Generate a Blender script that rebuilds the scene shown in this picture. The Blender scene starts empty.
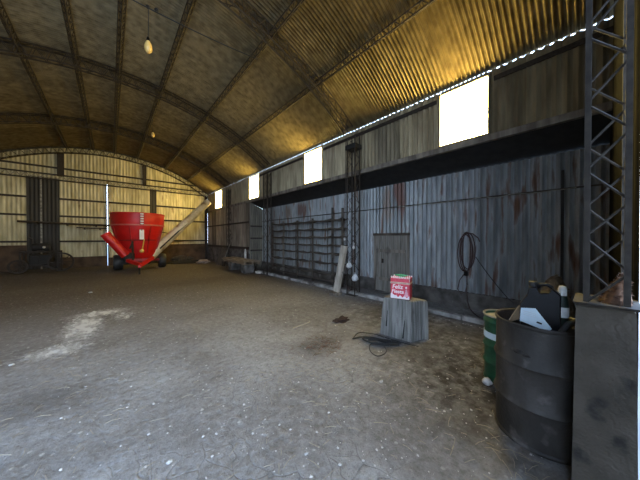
import bpy, math, random
from mathutils import Vector, Matrix, noise
random.seed(7)
S = bpy.context.scene
COL = S.collection
PI = math.pi
V = Vector

# ------------------------------------------------------------------ materials
def new_mat(name):
    m = bpy.data.materials.new(name); m.use_nodes = True
    nt = m.node_tree
    return m, nt, nt.nodes['Principled BSDF']

def noise_mat(name, c1, c2, scale=4.0, stretch=(1, 1, 1), rough=.7, metal=0.0, bump=0.0, bscale=30.0,
              c3=None, s3=1.5, t3=(.55, .7), st3=(1, 1, 1), contrast=(.35, .65), detail=5):
    m, nt, b = new_mat(name)
    N, L = nt.nodes, nt.links
    tc = N.new('ShaderNodeTexCoord')
    geo = N.new('ShaderNodeNewGeometry')
    mp = N.new('ShaderNodeMapping'); mp.inputs['Scale'].default_value = stretch
    L.new(geo.outputs['Position'], mp.inputs[0])
    n = N.new('ShaderNodeTexNoise'); n.inputs['Scale'].default_value = scale; n.inputs['Detail'].default_value = detail
    L.new(mp.outputs[0], n.inputs['Vector'])
    r = N.new('ShaderNodeValToRGB')
    r.color_ramp.elements[0].position, r.color_ramp.elements[1].position = contrast
    r.color_ramp.elements[0].color = (*c1, 1); r.color_ramp.elements[1].color = (*c2, 1)
    L.new(n.outputs['Fac'], r.inputs[0])
    out = r.outputs[0]
    if c3:
        mp3 = N.new('ShaderNodeMapping'); mp3.inputs['Scale'].default_value = st3; mp3.inputs['Location'].default_value = (3.1, 7.7, 1.3)
        L.new(geo.outputs['Position'], mp3.inputs[0])
        n3 = N.new('ShaderNodeTexNoise'); n3.inputs['Scale'].default_value = s3; n3.inputs['Detail'].default_value = 6
        L.new(mp3.outputs[0], n3.inputs['Vector'])
        r3 = N.new('ShaderNodeMapRange'); r3.inputs[1].default_value, r3.inputs[2].default_value = t3
        L.new(n3.outputs['Fac'], r3.inputs[0])
        mx = N.new('ShaderNodeMix'); mx.data_type = 'RGBA'
        L.new(r3.outputs[0], mx.inputs['Factor']); L.new(out, mx.inputs[6]); mx.inputs[7].default_value = (*c3, 1)
        out = mx.outputs[2]
    L.new(out, b.inputs['Base Color'])
    b.inputs['Roughness'].default_value = rough; b.inputs['Metallic'].default_value = metal
    if bump:
        nb = N.new('ShaderNodeTexNoise'); nb.inputs['Scale'].default_value = bscale; nb.inputs['Detail'].default_value = 6
        L.new(geo.outputs['Position'], nb.inputs['Vector'])
        bp = N.new('ShaderNodeBump'); bp.inputs['Strength'].default_value = bump; bp.inputs['Distance'].default_value = .02
        L.new(nb.outputs['Fac'], bp.inputs['Height']); L.new(bp.outputs[0], b.inputs['Normal'])
    return m

def math_node(nt, op, a, b_=None, clamp=False):
    n = nt.nodes.new('ShaderNodeMath'); n.operation = op; n.use_clamp = clamp
    for i, x in enumerate((a, b_)):
        if x is None: continue
        if isinstance(x, (int, float)): n.inputs[i].default_value = x
        else: nt.links.new(x, n.inputs[i])
    return n.outputs[0]

def mixc(nt, fac, a, b_):
    n = nt.nodes.new('ShaderNodeMix'); n.data_type = 'RGBA'
    for k, x in (('Factor', fac), (6, a), (7, b_)):
        if isinstance(x, (int, float)): n.inputs[k].default_value = x
        elif isinstance(x, tuple): n.inputs[k].default_value = (*x, 1)
        else: nt.links.new(x, n.inputs[k])
    return n.outputs[2]

def maprange(nt, x, a, b_, c=0.0, d=1.0):
    n = nt.nodes.new('ShaderNodeMapRange'); nt.links.new(x, n.inputs[0])
    for i, q in enumerate((a, b_, c, d)): n.inputs[i + 1].default_value = q
    return n.outputs[0]

def tex_noise(nt, vec, scale, detail=5, stretch=None, loc=None, rough=.5):
    if stretch or loc:
        mp = nt.nodes.new('ShaderNodeMapping')
        if stretch: mp.inputs['Scale'].default_value = stretch
        if loc: mp.inputs['Location'].default_value = loc
        nt.links.new(vec, mp.inputs[0]); vec = mp.outputs[0]
    n = nt.nodes.new('ShaderNodeTexNoise'); n.inputs['Scale'].default_value = scale
    n.inputs['Detail'].default_value = detail; n.inputs['Roughness'].default_value = rough
    nt.links.new(vec, n.inputs['Vector'])
    return n.outputs['Fac']

def blob(nt, pos, cx, cy, rx, ry, rot=0.0):
    """0..1 soft ellipse on the floor"""
    mp = nt.nodes.new('ShaderNodeMapping'); mp.vector_type = 'TEXTURE'
    mp.inputs['Location'].default_value = (cx, cy, 0); mp.inputs['Rotation'].default_value = (0, 0, rot)
    mp.inputs['Scale'].default_value = (rx, ry, 1e3)
    nt.links.new(pos, mp.inputs[0])
    ln = nt.nodes.new('ShaderNodeVectorMath'); ln.operation = 'LENGTH'
    nt.links.new(mp.outputs[0], ln.inputs[0])
    return maprange(nt, ln.outputs['Value'], 0.0, 1.0, 1.0, 0.0)

def dirt_floor_mat():
    m, nt, b = new_mat('packed_dirt')
    g = nt.nodes.new('ShaderNodeNewGeometry').outputs['Position']
    n1 = tex_noise(nt, g, .9, 6)
    n2 = tex_noise(nt, g, 7, 8, rough=.65)
    n3 = tex_noise(nt, g, 45, 4, rough=.7)
    base = mixc(nt, maprange(nt, n1, .40, .60), (.19, .18, .172), (.37, .37, .37))
    base = mixc(nt, maprange(nt, n2, .35, .7), base, (.27, .265, .26))
    # earth painted browner and darker away from the doorway, for the weaker light there
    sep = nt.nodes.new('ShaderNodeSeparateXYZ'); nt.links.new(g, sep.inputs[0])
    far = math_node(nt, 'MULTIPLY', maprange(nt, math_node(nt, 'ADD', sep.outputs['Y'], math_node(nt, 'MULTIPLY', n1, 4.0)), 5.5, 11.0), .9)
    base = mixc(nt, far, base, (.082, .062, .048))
    # fine light and dark grain
    base = mixc(nt, math_node(nt, 'MULTIPLY', maprange(nt, n3, .58, .75), .45), base, (.46, .45, .43))
    base = mixc(nt, math_node(nt, 'MULTIPLY', maprange(nt, n3, .42, .25), .5), base, (.06, .052, .045))
    # trodden clods and pale crumbs
    n4 = tex_noise(nt, g, 15, 9, rough=.75)
    base = mixc(nt, math_node(nt, 'MULTIPLY', maprange(nt, n4, .50, .38), .45), base, (.10, .092, .086))
    base = mixc(nt, math_node(nt, 'MULTIPLY', maprange(nt, n4, .54, .66), .5), base, (.42, .41, .40))
    vc = nt.nodes.new('ShaderNodeTexVoronoi'); vc.inputs['Scale'].default_value = 16; nt.links.new(g, vc.inputs['Vector'])
    sc2 = nt.nodes.new('ShaderNodeSeparateColor'); nt.links.new(vc.outputs['Color'], sc2.inputs[0])
    crumb = math_node(nt, 'MULTIPLY', maprange(nt, vc.outputs['Distance'], .26, .18), maprange(nt, sc2.outputs[0], .80, .84))
    crumb = math_node(nt, 'MULTIPLY', crumb, maprange(nt, n2, .42, .58))
    base = mixc(nt, math_node(nt, 'MULTIPLY', crumb, .6), base, (.60, .59, .57))
    # shrinkage cracks near the doorway
    vor = nt.nodes.new('ShaderNodeTexVoronoi'); vor.feature = 'DISTANCE_TO_EDGE'; vor.inputs['Scale'].default_value = 5.5
    wv = nt.nodes.new('ShaderNodeVectorMath'); wv.operation = 'ADD'
    nv = nt.nodes.new('ShaderNodeTexNoise'); nv.inputs['Scale'].default_value = 4; nt.links.new(g, nv.inputs['Vector'])
    sc_ = nt.nodes.new('ShaderNodeVectorMath'); sc_.operation = 'SCALE'; sc_.inputs['Scale'].default_value = .18
    nt.links.new(nv.outputs['Color'], sc_.inputs[0]); nt.links.new(g, wv.inputs[0]); nt.links.new(sc_.outputs[0], wv.inputs[1])
    nt.links.new(wv.outputs[0], vor.inputs['Vector'])
    crack = maprange(nt, vor.outputs['Distance'], 0.0, .035, 1.0, 0.0)
    area = math_node(nt, 'MULTIPLY', blob(nt, g, 1.0, 1.6, 1.6, 1.3), maprange(nt, n1, .4, .6))
    crack = math_node(nt, 'MULTIPLY', crack, math_node(nt, 'MULTIPLY', area, 1.3, True), True)
    base = mixc(nt, math_node(nt, 'MULTIPLY', crack, .8), base, (.04, .036, .033))
    # dark oily earth, plus shade painted in around the drum and right side
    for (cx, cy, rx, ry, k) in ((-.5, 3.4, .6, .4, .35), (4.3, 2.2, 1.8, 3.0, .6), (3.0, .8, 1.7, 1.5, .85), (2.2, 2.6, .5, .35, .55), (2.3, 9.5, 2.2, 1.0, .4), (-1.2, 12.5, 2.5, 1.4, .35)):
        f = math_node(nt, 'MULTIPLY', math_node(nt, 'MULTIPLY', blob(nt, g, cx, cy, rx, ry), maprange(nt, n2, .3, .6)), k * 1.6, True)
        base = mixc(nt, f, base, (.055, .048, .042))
    # spilled lime
    w = tex_noise(nt, g, 5.5, 7, stretch=(1.6, .8, 1), rough=.7)
    tot = None
    for (cx, cy, rx, ry, k) in ((-.36, 5.9, .42, 1.3, 1.0), (-.15, 6.7, .8, .45, .9), (-.55, 4.85, .6, .45, .85), (.2, 6.2, .4, .7, .6)):
        q = math_node(nt, 'MULTIPLY', blob(nt, g, cx, cy, rx, ry), k)
        tot = q if tot is None else math_node(nt, 'MAXIMUM', tot, q)
    lime = maprange(nt, math_node(nt, 'ADD', math_node(nt, 'MULTIPLY', tot, .36), w), .70, .80)
    base = mixc(nt, math_node(nt, 'MULTIPLY', lime, .85), base, (.80, .80, .79))
    dust = math_node(nt, 'MULTIPLY', maprange(nt, math_node(nt, 'ADD', math_node(nt, 'MULTIPLY', tot, .5), n4), .62, .85), .55, True)
    base = mixc(nt, math_node(nt, 'MULTIPLY', dust, maprange(nt, tot, .05, .4)), base, (.60, .60, .60))
    # sprinkle of pale chaff
    w2 = tex_noise(nt, g, 26, 3, stretch=(1, 2.2, 1))
    straw = math_node(nt, 'MULTIPLY', maprange(nt, w2, .63, .72), math_node(nt, 'MULTIPLY', blob(nt, g, 1.9, 1.9, 1.5, 1.3), 1.2, True))
    base = mixc(nt, math_node(nt, 'MULTIPLY', straw, .6), base, (.42, .36, .27))
    nt.links.new(base, b.inputs['Base Color'])
    b.inputs['Roughness'].default_value = .93
    b.inputs['Specular IOR Level'].default_value = .25
    hb = math_node(nt, 'ADD', math_node(nt, 'MULTIPLY', n2, 1.2), math_node(nt, 'ADD', math_node(nt, 'MULTIPLY', n3, .3), math_node(nt, 'MULTIPLY', n4, .8)))
    hb = math_node(nt, 'SUBTRACT', hb, math_node(nt, 'MULTIPLY', crack, .5))
    bp = nt.nodes.new('ShaderNodeBump'); bp.inputs['Strength'].default_value = .75; bp.inputs['Distance'].default_value = .07
    nt.links.new(hb, bp.inputs['Height']); nt.links.new(bp.outputs[0], b.inputs['Normal'])
    return m

def sheet_mat(name, ca, cb, along, sheet, rough=.5, metal=.35, rust=None, rust_t=(.60, .72), patch=None, var=.25, blobs=()):
    """corrugated zinc: value changes from sheet to sheet, streaks down the sheet, rust patches"""
    m, nt, b = new_mat(name)
    g = nt.nodes.new('ShaderNodeNewGeometry').outputs['Position']
    sep = nt.nodes.new('ShaderNodeSeparateXYZ'); nt.links.new(g, sep.inputs[0])
    cell = math_node(nt, 'FLOOR', math_node(nt, 'DIVIDE', sep.outputs[along], sheet))
    wn = nt.nodes.new('ShaderNodeTexWhiteNoise'); wn.noise_dimensions = '1D'; nt.links.new(cell, wn.inputs['W'])
    st = {'X': (2.2, 2.2, .35), 'Y': (2.2, 2.2, .35)}[along]
    n1 = tex_noise(nt, g, 3, 6, stretch=st)
    n2 = tex_noise(nt, g, 1.1, 5, loc=(5, 2, 9))
    c = mixc(nt, maprange(nt, n1, .35, .68), ca, cb)
    hsv = nt.nodes.new('ShaderNodeHueSaturation'); nt.links.new(c, hsv.inputs['Color'])
    nt.links.new(maprange(nt, wn.outputs['Value'], 0, 1, 1 - var, 1 + var), hsv.inputs['Value'])
    c = hsv.outputs[0]
    if rust:
        rr = maprange(nt, math_node(nt, 'ADD', math_node(nt, 'MULTIPLY', n1, .5), math_node(nt, 'MULTIPLY', n2, .5)), *rust_t)
        c = mixc(nt, rr, c, rust)
    for (y, z, ry, rz, col, k) in blobs:
        mp = nt.nodes.new('ShaderNodeMapping'); mp.vector_type = 'TEXTURE'
        mp.inputs['Location'].default_value = (0, y, z); mp.inputs['Scale'].default_value = (1e3, ry, rz)
        nt.links.new(g, mp.inputs[0])
        ln = nt.nodes.new('ShaderNodeVectorMath'); ln.operation = 'LENGTH'; nt.links.new(mp.outputs[0], ln.inputs[0])
        f = math_node(nt, 'ADD', maprange(nt, ln.outputs['Value'], 0, 1, .55, 0.0), math_node(nt, 'MULTIPLY', n1, 1.3))
        c = mixc(nt, math_node(nt, 'MULTIPLY', maprange(nt, f, .74, .98), k), c, col)
    nt.links.new(c, b.inputs['Base Color'])
    b.inputs['Roughness'].default_value = rough; b.inputs['Metallic'].default_value = metal
    return m

def plain(name, col, rough=.6, metal=0.0, c2=None, scale=12, bump=0.0, **kw):
    c2 = c2 or tuple(x * .72 for x in col)
    return noise_mat(name, c2, col, scale, rough=rough, metal=metal, bump=bump, **kw)

M = {}
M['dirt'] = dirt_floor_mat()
M['roof'] = sheet_mat('roof_zinc', (.14, .108, .058), (.27, .215, .12), 'Y', .76, rough=.46, metal=.8, rust=(.16, .10, .06), rust_t=(.60, .75), var=.16)
M['upper'] = sheet_mat('upper_wall_zinc', (.19, .155, .095), (.38, .325, .21), 'Y', .76, rough=.5, metal=.3, rust=(.12, .075, .045), var=.3)
M['far'] = sheet_mat('far_wall_zinc', (.13, .11, .085), (.30, .27, .21), 'Y', .9, rough=.55, metal=.25, rust=(.09, .06, .04), var=.45)
M['lean'] = sheet_mat('blue_grey_zinc', (.155, .17, .18), (.36, .385, .40), 'Y', .82, rough=.5, metal=.3, rust=(.17, .13, .10), rust_t=(.70, .86), var=.22,
                      blobs=((3.50, 2.75, .34, .95, (.10, .035, .022), .92), (3.86, 2.5, .25, .7, (.17, .10, .06), .6), (7.9, 2.7, .5, .5, (.10, .04, .025), .8), (8.9, 2.7, .4, .5, (.13, .07, .04), .7)))
M['back'] = sheet_mat('back_wall_zinc', (.40, .34, .19), (.72, .64, .41), 'X', .9, rough=.6, metal=.1, rust=(.22, .15, .08), rust_t=(.58, .68), var=.15)
M['door_dark'] = sheet_mat('dark_door_sheet', (.022, .019, .014), (.04, .034, .026), 'X', 3, rough=.6, metal=.2)
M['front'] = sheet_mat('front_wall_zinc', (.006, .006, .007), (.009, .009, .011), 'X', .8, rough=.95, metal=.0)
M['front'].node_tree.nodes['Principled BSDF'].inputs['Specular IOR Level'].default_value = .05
M['steel'] = plain('rusty_dark_steel', (.040, .030, .022), .8, .0, c2=(.018, .012, .009), scale=25)
M['steel_grey'] = plain('weathered_grey_steel', (.055, .045, .036), .85, 0, c2=(.025, .020, .016), scale=18)
M['tie'] = plain('pale_speckled_steel', (.34, .31, .25), .6, .2, c2=(.10, .085, .065), scale=14)
M['near_black'] = plain('near_black_boards', (.022, .021, .021), .9, 0, c2=(.012, .012, .012), scale=6)  # near-black tone of the side bay ceiling and some small dark parts
M['timber'] = noise_mat('old_grey_timber', (.10, .085, .07), (.25, .22, .185), 9, (1, 1, .12), .85, 0, .3, 40)
M['timber_h'] = noise_mat('dark_rack_timber', (.035, .027, .021), (.105, .085, .068), 8, (1, .3, 1), .9, 0, .3, 40)
M['timber_pale'] = noise_mat('pale_plank', (.30, .27, .22), (.52, .48, .42), 10, (1, 1, .15), .85, 0, .2, 40, c3=(.10, .08, .06), s3=5, t3=(.6, .7))
M['timber_brown'] = noise_mat('brown_pallet_wood', (.12, .085, .055), (.26, .20, .14), 9, (1, .2, 1), .85, 0, .2, 40)
M['doorwood'] = noise_mat('weathered_door_boards', (.13, .12, .105), (.25, .235, .21), 6, (1, 3, .25), .85, 0, .2, 30, c3=(.07, .06, .05), s3=2.5)
M['stump'] = noise_mat('weathered_stump', (.10, .098, .09), (.25, .245, .23), 9, (3, 3, .18), .9, 0, .6, 60, c3=(.06, .05, .045), s3=5, t3=(.60, .72), st3=(2, 2, .3))
M['concrete'] = noise_mat('stained_concrete', (.068, .057, .044), (.112, .095, .075), 5, rough=.9, bump=.4, bscale=60, c3=(.03, .027, .024), s3=4.5, t3=(.58, .66))
M['plinth'] = noise_mat('dirty_block_plinth', (.055, .05, .046), (.15, .14, .13), 4, rough=.95, bump=.5, bscale=20, c3=(.24, .23, .22), s3=3, t3=(.62, .7))
M['adobe'] = noise_mat('brown_earth_plinth', (.045, .028, .017), (.10, .062, .037), 3, rough=.95, bump=.5, bscale=14)
M['kerb'] = noise_mat('whitewashed_kerb', (.20, .19, .18), (.46, .45, .43), 5, rough=.9, bump=.3, bscale=30, c3=(.09, .08, .07), s3=3, t3=(.52, .66))
M['red'] = noise_mat('red_paint', (.46, .005, .004), (.62, .010, .007), 2.5, rough=.45, metal=0)
M['red_dark'] = plain('dirty_red_paint', (.45, .010, .008), .5, c2=(.24, .008, .006), scale=6)
M['pink'] = plain('faded_red_rim', (.62, .16, .12), .5)
M['white'] = plain('white_plastic', (.78, .78, .76), .5)
M['yellow'] = plain('yellow_paint', (.75, .48, .10), .5)
M['black'] = plain('black_rubber', (.018, .018, .018), .55)
M['gloss_black'] = plain('glossy_black_plastic', (.006, .006, .008), .35)
M['gloss_black'].node_tree.nodes['Principled BSDF'].inputs['Specular IOR Level'].default_value = .2
M['auger'] = noise_mat('cream_auger_paint', (.50, .42, .27), (.72, .63, .44), 2.5, rough=.5, metal=.1, c3=(.20, .12, .06), s3=2, t3=(.56, .72))
M['drum'] = noise_mat('sooty_drum_steel', (.022, .020, .018), (.062, .056, .052), 5, (1, 1, .5), .6, .25, .25, 40, c3=(.14, .125, .115), s3=7, t3=(.6, .75))
M['green'] = plain('green_paint', (.015, .095, .045), .5, c2=(.01, .06, .03))
M['green_black'] = plain('dark_green_plastic', (.008, .022, .015), .5)
M['cream'] = plain('cream_rim', (.30, .29, .24), .7)
M['paleblue'] = plain('pale_blue_label', (.62, .74, .82), .45, c2=(.55, .68, .77), scale=20)
M['card'] = plain('brown_cardboard', (.46, .33, .20), .85)
M['tin_red'] = noise_mat('red_gift_print', (.55, .035, .07), (.72, .07, .11), 20, rough=.4)
M['tin_side'] = plain('deep_red_side', (.40, .03, .05), .45)
M['tin_pink'] = plain('pink_print', (.80, .38, .45), .45)
M['tin_cream'] = plain('cream_band_print', (.72, .58, .42), .5)
M['tin_white'] = plain('white_print', (.88, .82, .82), .5, c2=(.80, .74, .75))
M['tin_green'] = plain('green_ribbon', (.10, .52, .24), .4)
M['hose'] = plain('dark_red_hose', (.045, .018, .018), .55)
M['bag'] = plain('translucent_white_bag', (.62, .66, .70), .4)
M['rubbish'] = noise_mat('dark_rubbish', (.02, .018, .016), (.08, .07, .06), 18, rough=.95, bump=.8, bscale=30)
M['leaves'] = noise_mat('dry_leaf_litter', (.055, .026, .015), (.18, .095, .055), 22, rough=.95)
M['heap'] = noise_mat('tan_chaff', (.12, .09, .06), (.30, .235, .165), 14, rough=.95, bump=.8, bscale=30)
M['straw'] = plain('dry_straw', (.38, .33, .25), .9)
M['pebble'] = plain('pale_pebble', (.56, .54, .52), .9)
M['scrap'] = plain('blackened_scrap', (.02, .017, .014), .8, .1)
M['rag'] = plain('oily_rag', (.035, .018, .014), .95)
M['sack'] = plain('dusty_pink_sack', (.34, .27, .24), .9)
M['ground'] = noise_mat('pale_yard', (.20, .20, .195), (.27, .27, .26), 1.5, rough=.95)
M['bulb'] = None

def emit_mat(name, col, strength):
    m, nt, b = new_mat(name)
    b.inputs['Base Color'].default_value = (.85, .75, .5, 1)
    b.inputs['Emission Color'].default_value = (*col, 1); b.inputs['Emission Strength'].default_value = strength
    return m
M['pane'] = emit_mat('sunlit_translucent_panel', (1.0, .74, .20), 46.0)
M['pane_strong'] = emit_mat('strong_sunlit_translucent_panel', (1.0, .74, .21), 88.0)  # first window's panel, with stronger emission than the rest
mb_, nt_, b_ = new_mat('opal_bulb_glass')
b_.inputs['Base Color'].default_value = (.85, .58, .20, 1); b_.inputs['Roughness'].default_value = .25
M['bulb'] = mb_

# ------------------------------------------------------------------ geometry
class MB:
    def __init__(s): s.v = []; s.f = []
    def add(s, vs, fs):
        o = len(s.v); s.v += [V(p) for p in vs]; s.f += [tuple(i + o for i in f) for f in fs]; return s
    def box(s, a, b):
        x0, y0, z0 = a; x1, y1, z1 = b
        return s.add([(x0, y0, z0), (x1, y0, z0), (x1, y1, z0), (x0, y1, z0), (x0, y0, z1), (x1, y0, z1), (x1, y1, z1), (x0, y1, z1)],
                     [(0, 3, 2, 1), (4, 5, 6, 7), (0, 1, 5, 4), (1, 2, 6, 5), (2, 3, 7, 6), (3, 0, 4, 7)])
    def bbox(s, a, b, r=.006):
        """box with bevelled vertical and top edges"""
        x0, y0, z0 = a; x1, y1, z1 = b
        def ring(i, z): return [(x0 + i + r, y0 + i, z), (x1 - i - r, y0 + i, z), (x1 - i, y0 + i + r, z), (x1 - i, y1 - i - r, z),
                                (x1 - i - r, y1 - i, z), (x0 + i + r, y1 - i, z), (x0 + i, y1 - i - r, z), (x0 + i, y0 + i + r, z)]
        return s.rings([ring(r, z0), ring(0, z0 + r), ring(0, z1 - r), ring(r, z1)])
    def rings(s, rs, caps=True, close=False):
        n = len(rs[0]); vs = [p for r in rs for p in r]; fs = []
        m = len(rs)
        for k in range(m if close else m - 1):
            k2 = (k + 1) % m
            for i in range(n):
                j = (i + 1) % n
                fs.append((k * n + i, k * n + j, k2 * n + j, k2 * n + i))
        if caps and not close:
            fs.append(tuple(reversed(range(n)))); fs.append(tuple(range((m - 1) * n, m * n)))
        return s.add(vs, fs)
    def rod(s, p, q, r=.01, n=5, r2=None):
        p, q = V(p), V(q); d = q - p
        if d.length < 1e-6: return s
        u = d.orthogonal().normalized(); w = d.normalized().cross(u)
        r2 = r if r2 is None else r2
        c = [(math.cos(2 * PI * i / n), math.sin(2 * PI * i / n)) for i in range(n)]
        return s.rings([[p + (u * a + w * b) * r for a, b in c], [q + (u * a + w * b) * r2 for a, b in c]])
    def bar(s, p, q, w, h, up=(0, 0, 1)):
        p, q = V(p), V(q); d = (q - p).normalized(); up = V(up)
        sd = d.cross(up)
        if sd.length < 1e-4: sd = d.cross(V((1, 0, 0)))
        sd.normalize(); up = sd.cross(d).normalized()
        c = [(-w / 2, -h / 2), (w / 2, -h / 2), (w / 2, h / 2), (-w / 2, h / 2)]
        return s.rings([[p + sd * a + up * b for a, b in c], [q + sd * a + up * b for a, b in c]])
    def tube(s, pts, r=.01, n=6, closed=False):
        pts = [V(p) for p in pts]; rs = []
        u = None
        for i, p in enumerate(pts):
            if closed: d = pts[(i + 1) % len(pts)] - pts[i - 1]
            else: d = pts[min(i + 1, len(pts) - 1)] - pts[max(i - 1, 0)]
            d.normalize()
            if u is None: u = d.orthogonal()
            u = (u - d * u.dot(d))
            if u.length < 1e-5: u = d.orthogonal()
            u.normalize(); w = d.cross(u)
            rr = r[i] if isinstance(r, (list, tuple)) else r
            rs.append([p + (u * math.cos(2 * PI * k / n) + w * math.sin(2 * PI * k / n)) * rr for k in range(n)])
        return s.rings(rs, close=closed)
    def lathe(s, prof, c=(0, 0, 0), n=32, caps=False, axis='Z'):
        rs = []
        for r, z in prof:
            ring = []
            for k in range(n):
                a = 2 * PI * k / n; x, y = r * math.cos(a), r * math.sin(a)
                p = {'Z': (x, y, z), 'X': (z, x, y), 'Y': (y, z, x)}[axis]
                ring.append(V(p) + V(c))
            rs.append(ring)
        return s.rings(rs, caps=caps)
    def prism(s, poly, z0, z1, fn=None):
        n = len(poly)
        fn = fn or (lambda p, z: (p[0], p[1], z))
        return s.rings([[fn(p, z0) for p in poly], [fn(p, z1) for p in poly]])
    def ico(s, c, r, sub=2, sq=(1, 1, 1), jit=0.0, seed=0):
        import bmesh
        bm = bmesh.new(); bmesh.ops.create_icosphere(bm, subdivisions=sub, radius=1.0)
        vs = []
        for v in bm.verts:
            k = 1 + jit * noise.noise(v.co * 1.6 + V((seed * 3.7, seed, 0)))
            vs.append(V((v.co.x * r * sq[0] * k, v.co.y * r * sq[1] * k, v.co.z * r * sq[2] * k)) + V(c))
        fs = [tuple(v.index for v in f.verts) for f in bm.faces]; bm.free()
        return s.add(vs, fs)
    def corr(s, axis, const, a0, a1, z0, z1, pitch=.076, amp=.009, k=6):
        """corrugated sheet; z0/z1 numbers or functions of the run coordinate"""
        n = max(2, int((a1 - a0) / pitch * k)); vs = []; fs = []
        f0 = z0 if callable(z0) else (lambda a: z0); f1 = z1 if callable(z1) else (lambda a: z1)
        for i in range(n + 1):
            a = a0 + (a1 - a0) * i / n; d = const + amp * math.cos(2 * PI * a / pitch)
            for z in (f0(a), f1(a)):
                vs.append((d, a, z) if axis == 'X' else (a, d, z))
            if i: fs.append((2 * i - 2, 2 * i, 2 * i + 1, 2 * i - 1))
        return s.add(vs, fs)
    def build(s, name, mat, parent=None, loc=None, smooth=False, local=False):
        me = bpy.data.meshes.new(name)
        org = V((0, 0, 0))
        if parent is not None: org = V(parent['_o']) if not local else V((0, 0, 0))
        elif loc is not None: org = V(loc)
        me.from_pydata([tuple(p - org) for p in s.v], [], s.f)
        me.materials.append(M[mat] if isinstance(mat, str) else mat)
        if smooth:
            for p in me.polygons: p.use_smooth = True
            try: me.set_sharp_from_angle(angle=math.radians(40))
            except Exception: pass
        me.update()
        o = bpy.data.objects.new(name, me); COL.objects.link(o)
        if parent is not None: o.parent = parent; o['_o'] = parent['_o']
        else: o.location = org; o['_o'] = tuple(org)
        return o

def tag(o, label, cat, group=None, kind=None):
    o['label'] = label; o['category'] = cat
    if group: o['group'] = group
    if kind: o['kind'] = kind
    return o
def thing(name, label, cat, loc, rz=0.0, group=None):
    o = bpy.data.objects.new(name, None); COL.objects.link(o)
    o.location = loc; o.rotation_euler = (0, 0, rz); o['_o'] = tuple(loc); o.empty_display_size = .1
    return tag(o, label, cat, group)
def struct(mb, name, mat, parent=None, smooth=False):
    o = mb.build(name, mat, parent, smooth=smooth)
    if parent is None: o['kind'] = 'structure'
    return o

# ------------------------------------------------------------------ building dimensions
W = 5.2            # half span, right wall plane
YB = 18.0          # back wall
YF = -.16          # front wall
XL = 5.9           # set-back side bay wall
RR, ZC = 8.41, 6.4 - 8.41
EAVE = ZC + math.sqrt(RR * RR - W * W)   # 4.6
def roof_z(x, off=0.0): return ZC + math.sqrt((RR - off) ** 2 - x * x)
AM = math.asin(5.218 / RR)

# floor and yard
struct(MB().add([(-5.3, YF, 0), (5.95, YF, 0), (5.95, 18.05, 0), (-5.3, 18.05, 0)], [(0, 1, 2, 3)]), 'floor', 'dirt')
yd = MB().add([(-60, -60, -.03), (70, -60, -.03), (70, 80, -.03), (-60, 80, -.03)], [(0, 1, 2, 3)])
struct(yd, 'ground', 'ground')

# curved roof of corrugated sheet, waves running over the arch
def roof():
    mb = MB(); pitch = .076; k = 6; y0, y1 = YF - .1, YB + .1
    n = int((y1 - y0) / pitch * k); na = 30
    for j in range(n + 1):
        y = y0 + (y1 - y0) * j / n; r = RR + .020 + .019 * math.cos(2 * PI * y / pitch)
        for i in range(na + 1):
            a = -AM + 2 * AM * i / na
            mb.v.append(V((r * math.sin(a), y, ZC + r * math.cos(a))))
    q = na + 1
    for j in range(n):
        for i in range(na): mb.f.append((j * q + i, j * q + i + 1, (j + 1) * q + i + 1, (j + 1) * q + i))
    return mb
struct(roof(), 'ceiling', 'roof', smooth=True)

# right wall: upper strip with daylight panels, full height beyond the side bay
WIN = [(1.29, 2.13), (5.84, 6.75), (10.22, 11.2), (15.1, 16.25)]
ZW0, ZW1, ZTOP = 3.46, 4.5, EAVE - .021
def right_wall():
    mb = MB(); y = YF
    for a, b in WIN[:3]:
        mb.corr('X', W, y, a, 3.33, ZTOP, .115, .024); mb.corr('X', W, a, b, 3.33, ZW0); mb.corr('X', W, a, b, ZW1, ZTOP); y = b
    mb.corr('X', W, 11.2, WIN[3][0], 3.33, ZTOP, .115, .024)
    a, b = WIN[3]
    mb.corr('X', W, a, b, 3.33, ZW0); mb.corr('X', W, a, b, ZW1, ZTOP); mb.corr('X', W, b, YB, 3.33, ZTOP)
    return mb
struct(right_wall(), 'wall_right_upper', 'upper', smooth=True)
struct(MB().corr('X', W, 11.2, YB, .95, 3.33, .1, .012), 'wall_right_far', 'far', smooth=True)
struct(MB().box((W - .06, 11.2, 0), (W + .12, YB, .97)), 'baseboard_right_far', 'plinth')
def left_wall():
    mb = MB(); mb.corr('X', -W, YF, YB, 0, ZTOP, .15, .015, 4); return mb
struct(left_wall(), 'wall_left', 'far', smooth=True)
for i, (a, b) in enumerate(WIN):
    fr = MB()
    for (p, q) in (((a - .03, ZW0 - .03), (b + .03, ZW0)), ((a - .03, ZW1), (b + .03, ZW1 + .03)), ((a - .03, ZW0), (a, ZW1)), ((b, ZW0), (b + .03, ZW1))):
        fr.box((W - .03, p[0], p[1]), (W + .03, q[0], q[1]))
    w = struct(fr, 'window_%d' % (i + 1), 'timber')
    pn = MB().corr('X', W, a, b, ZW0, ZW1, .076, .009).build('pane', 'pane_strong' if i == 0 else 'pane', w, smooth=True)

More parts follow.
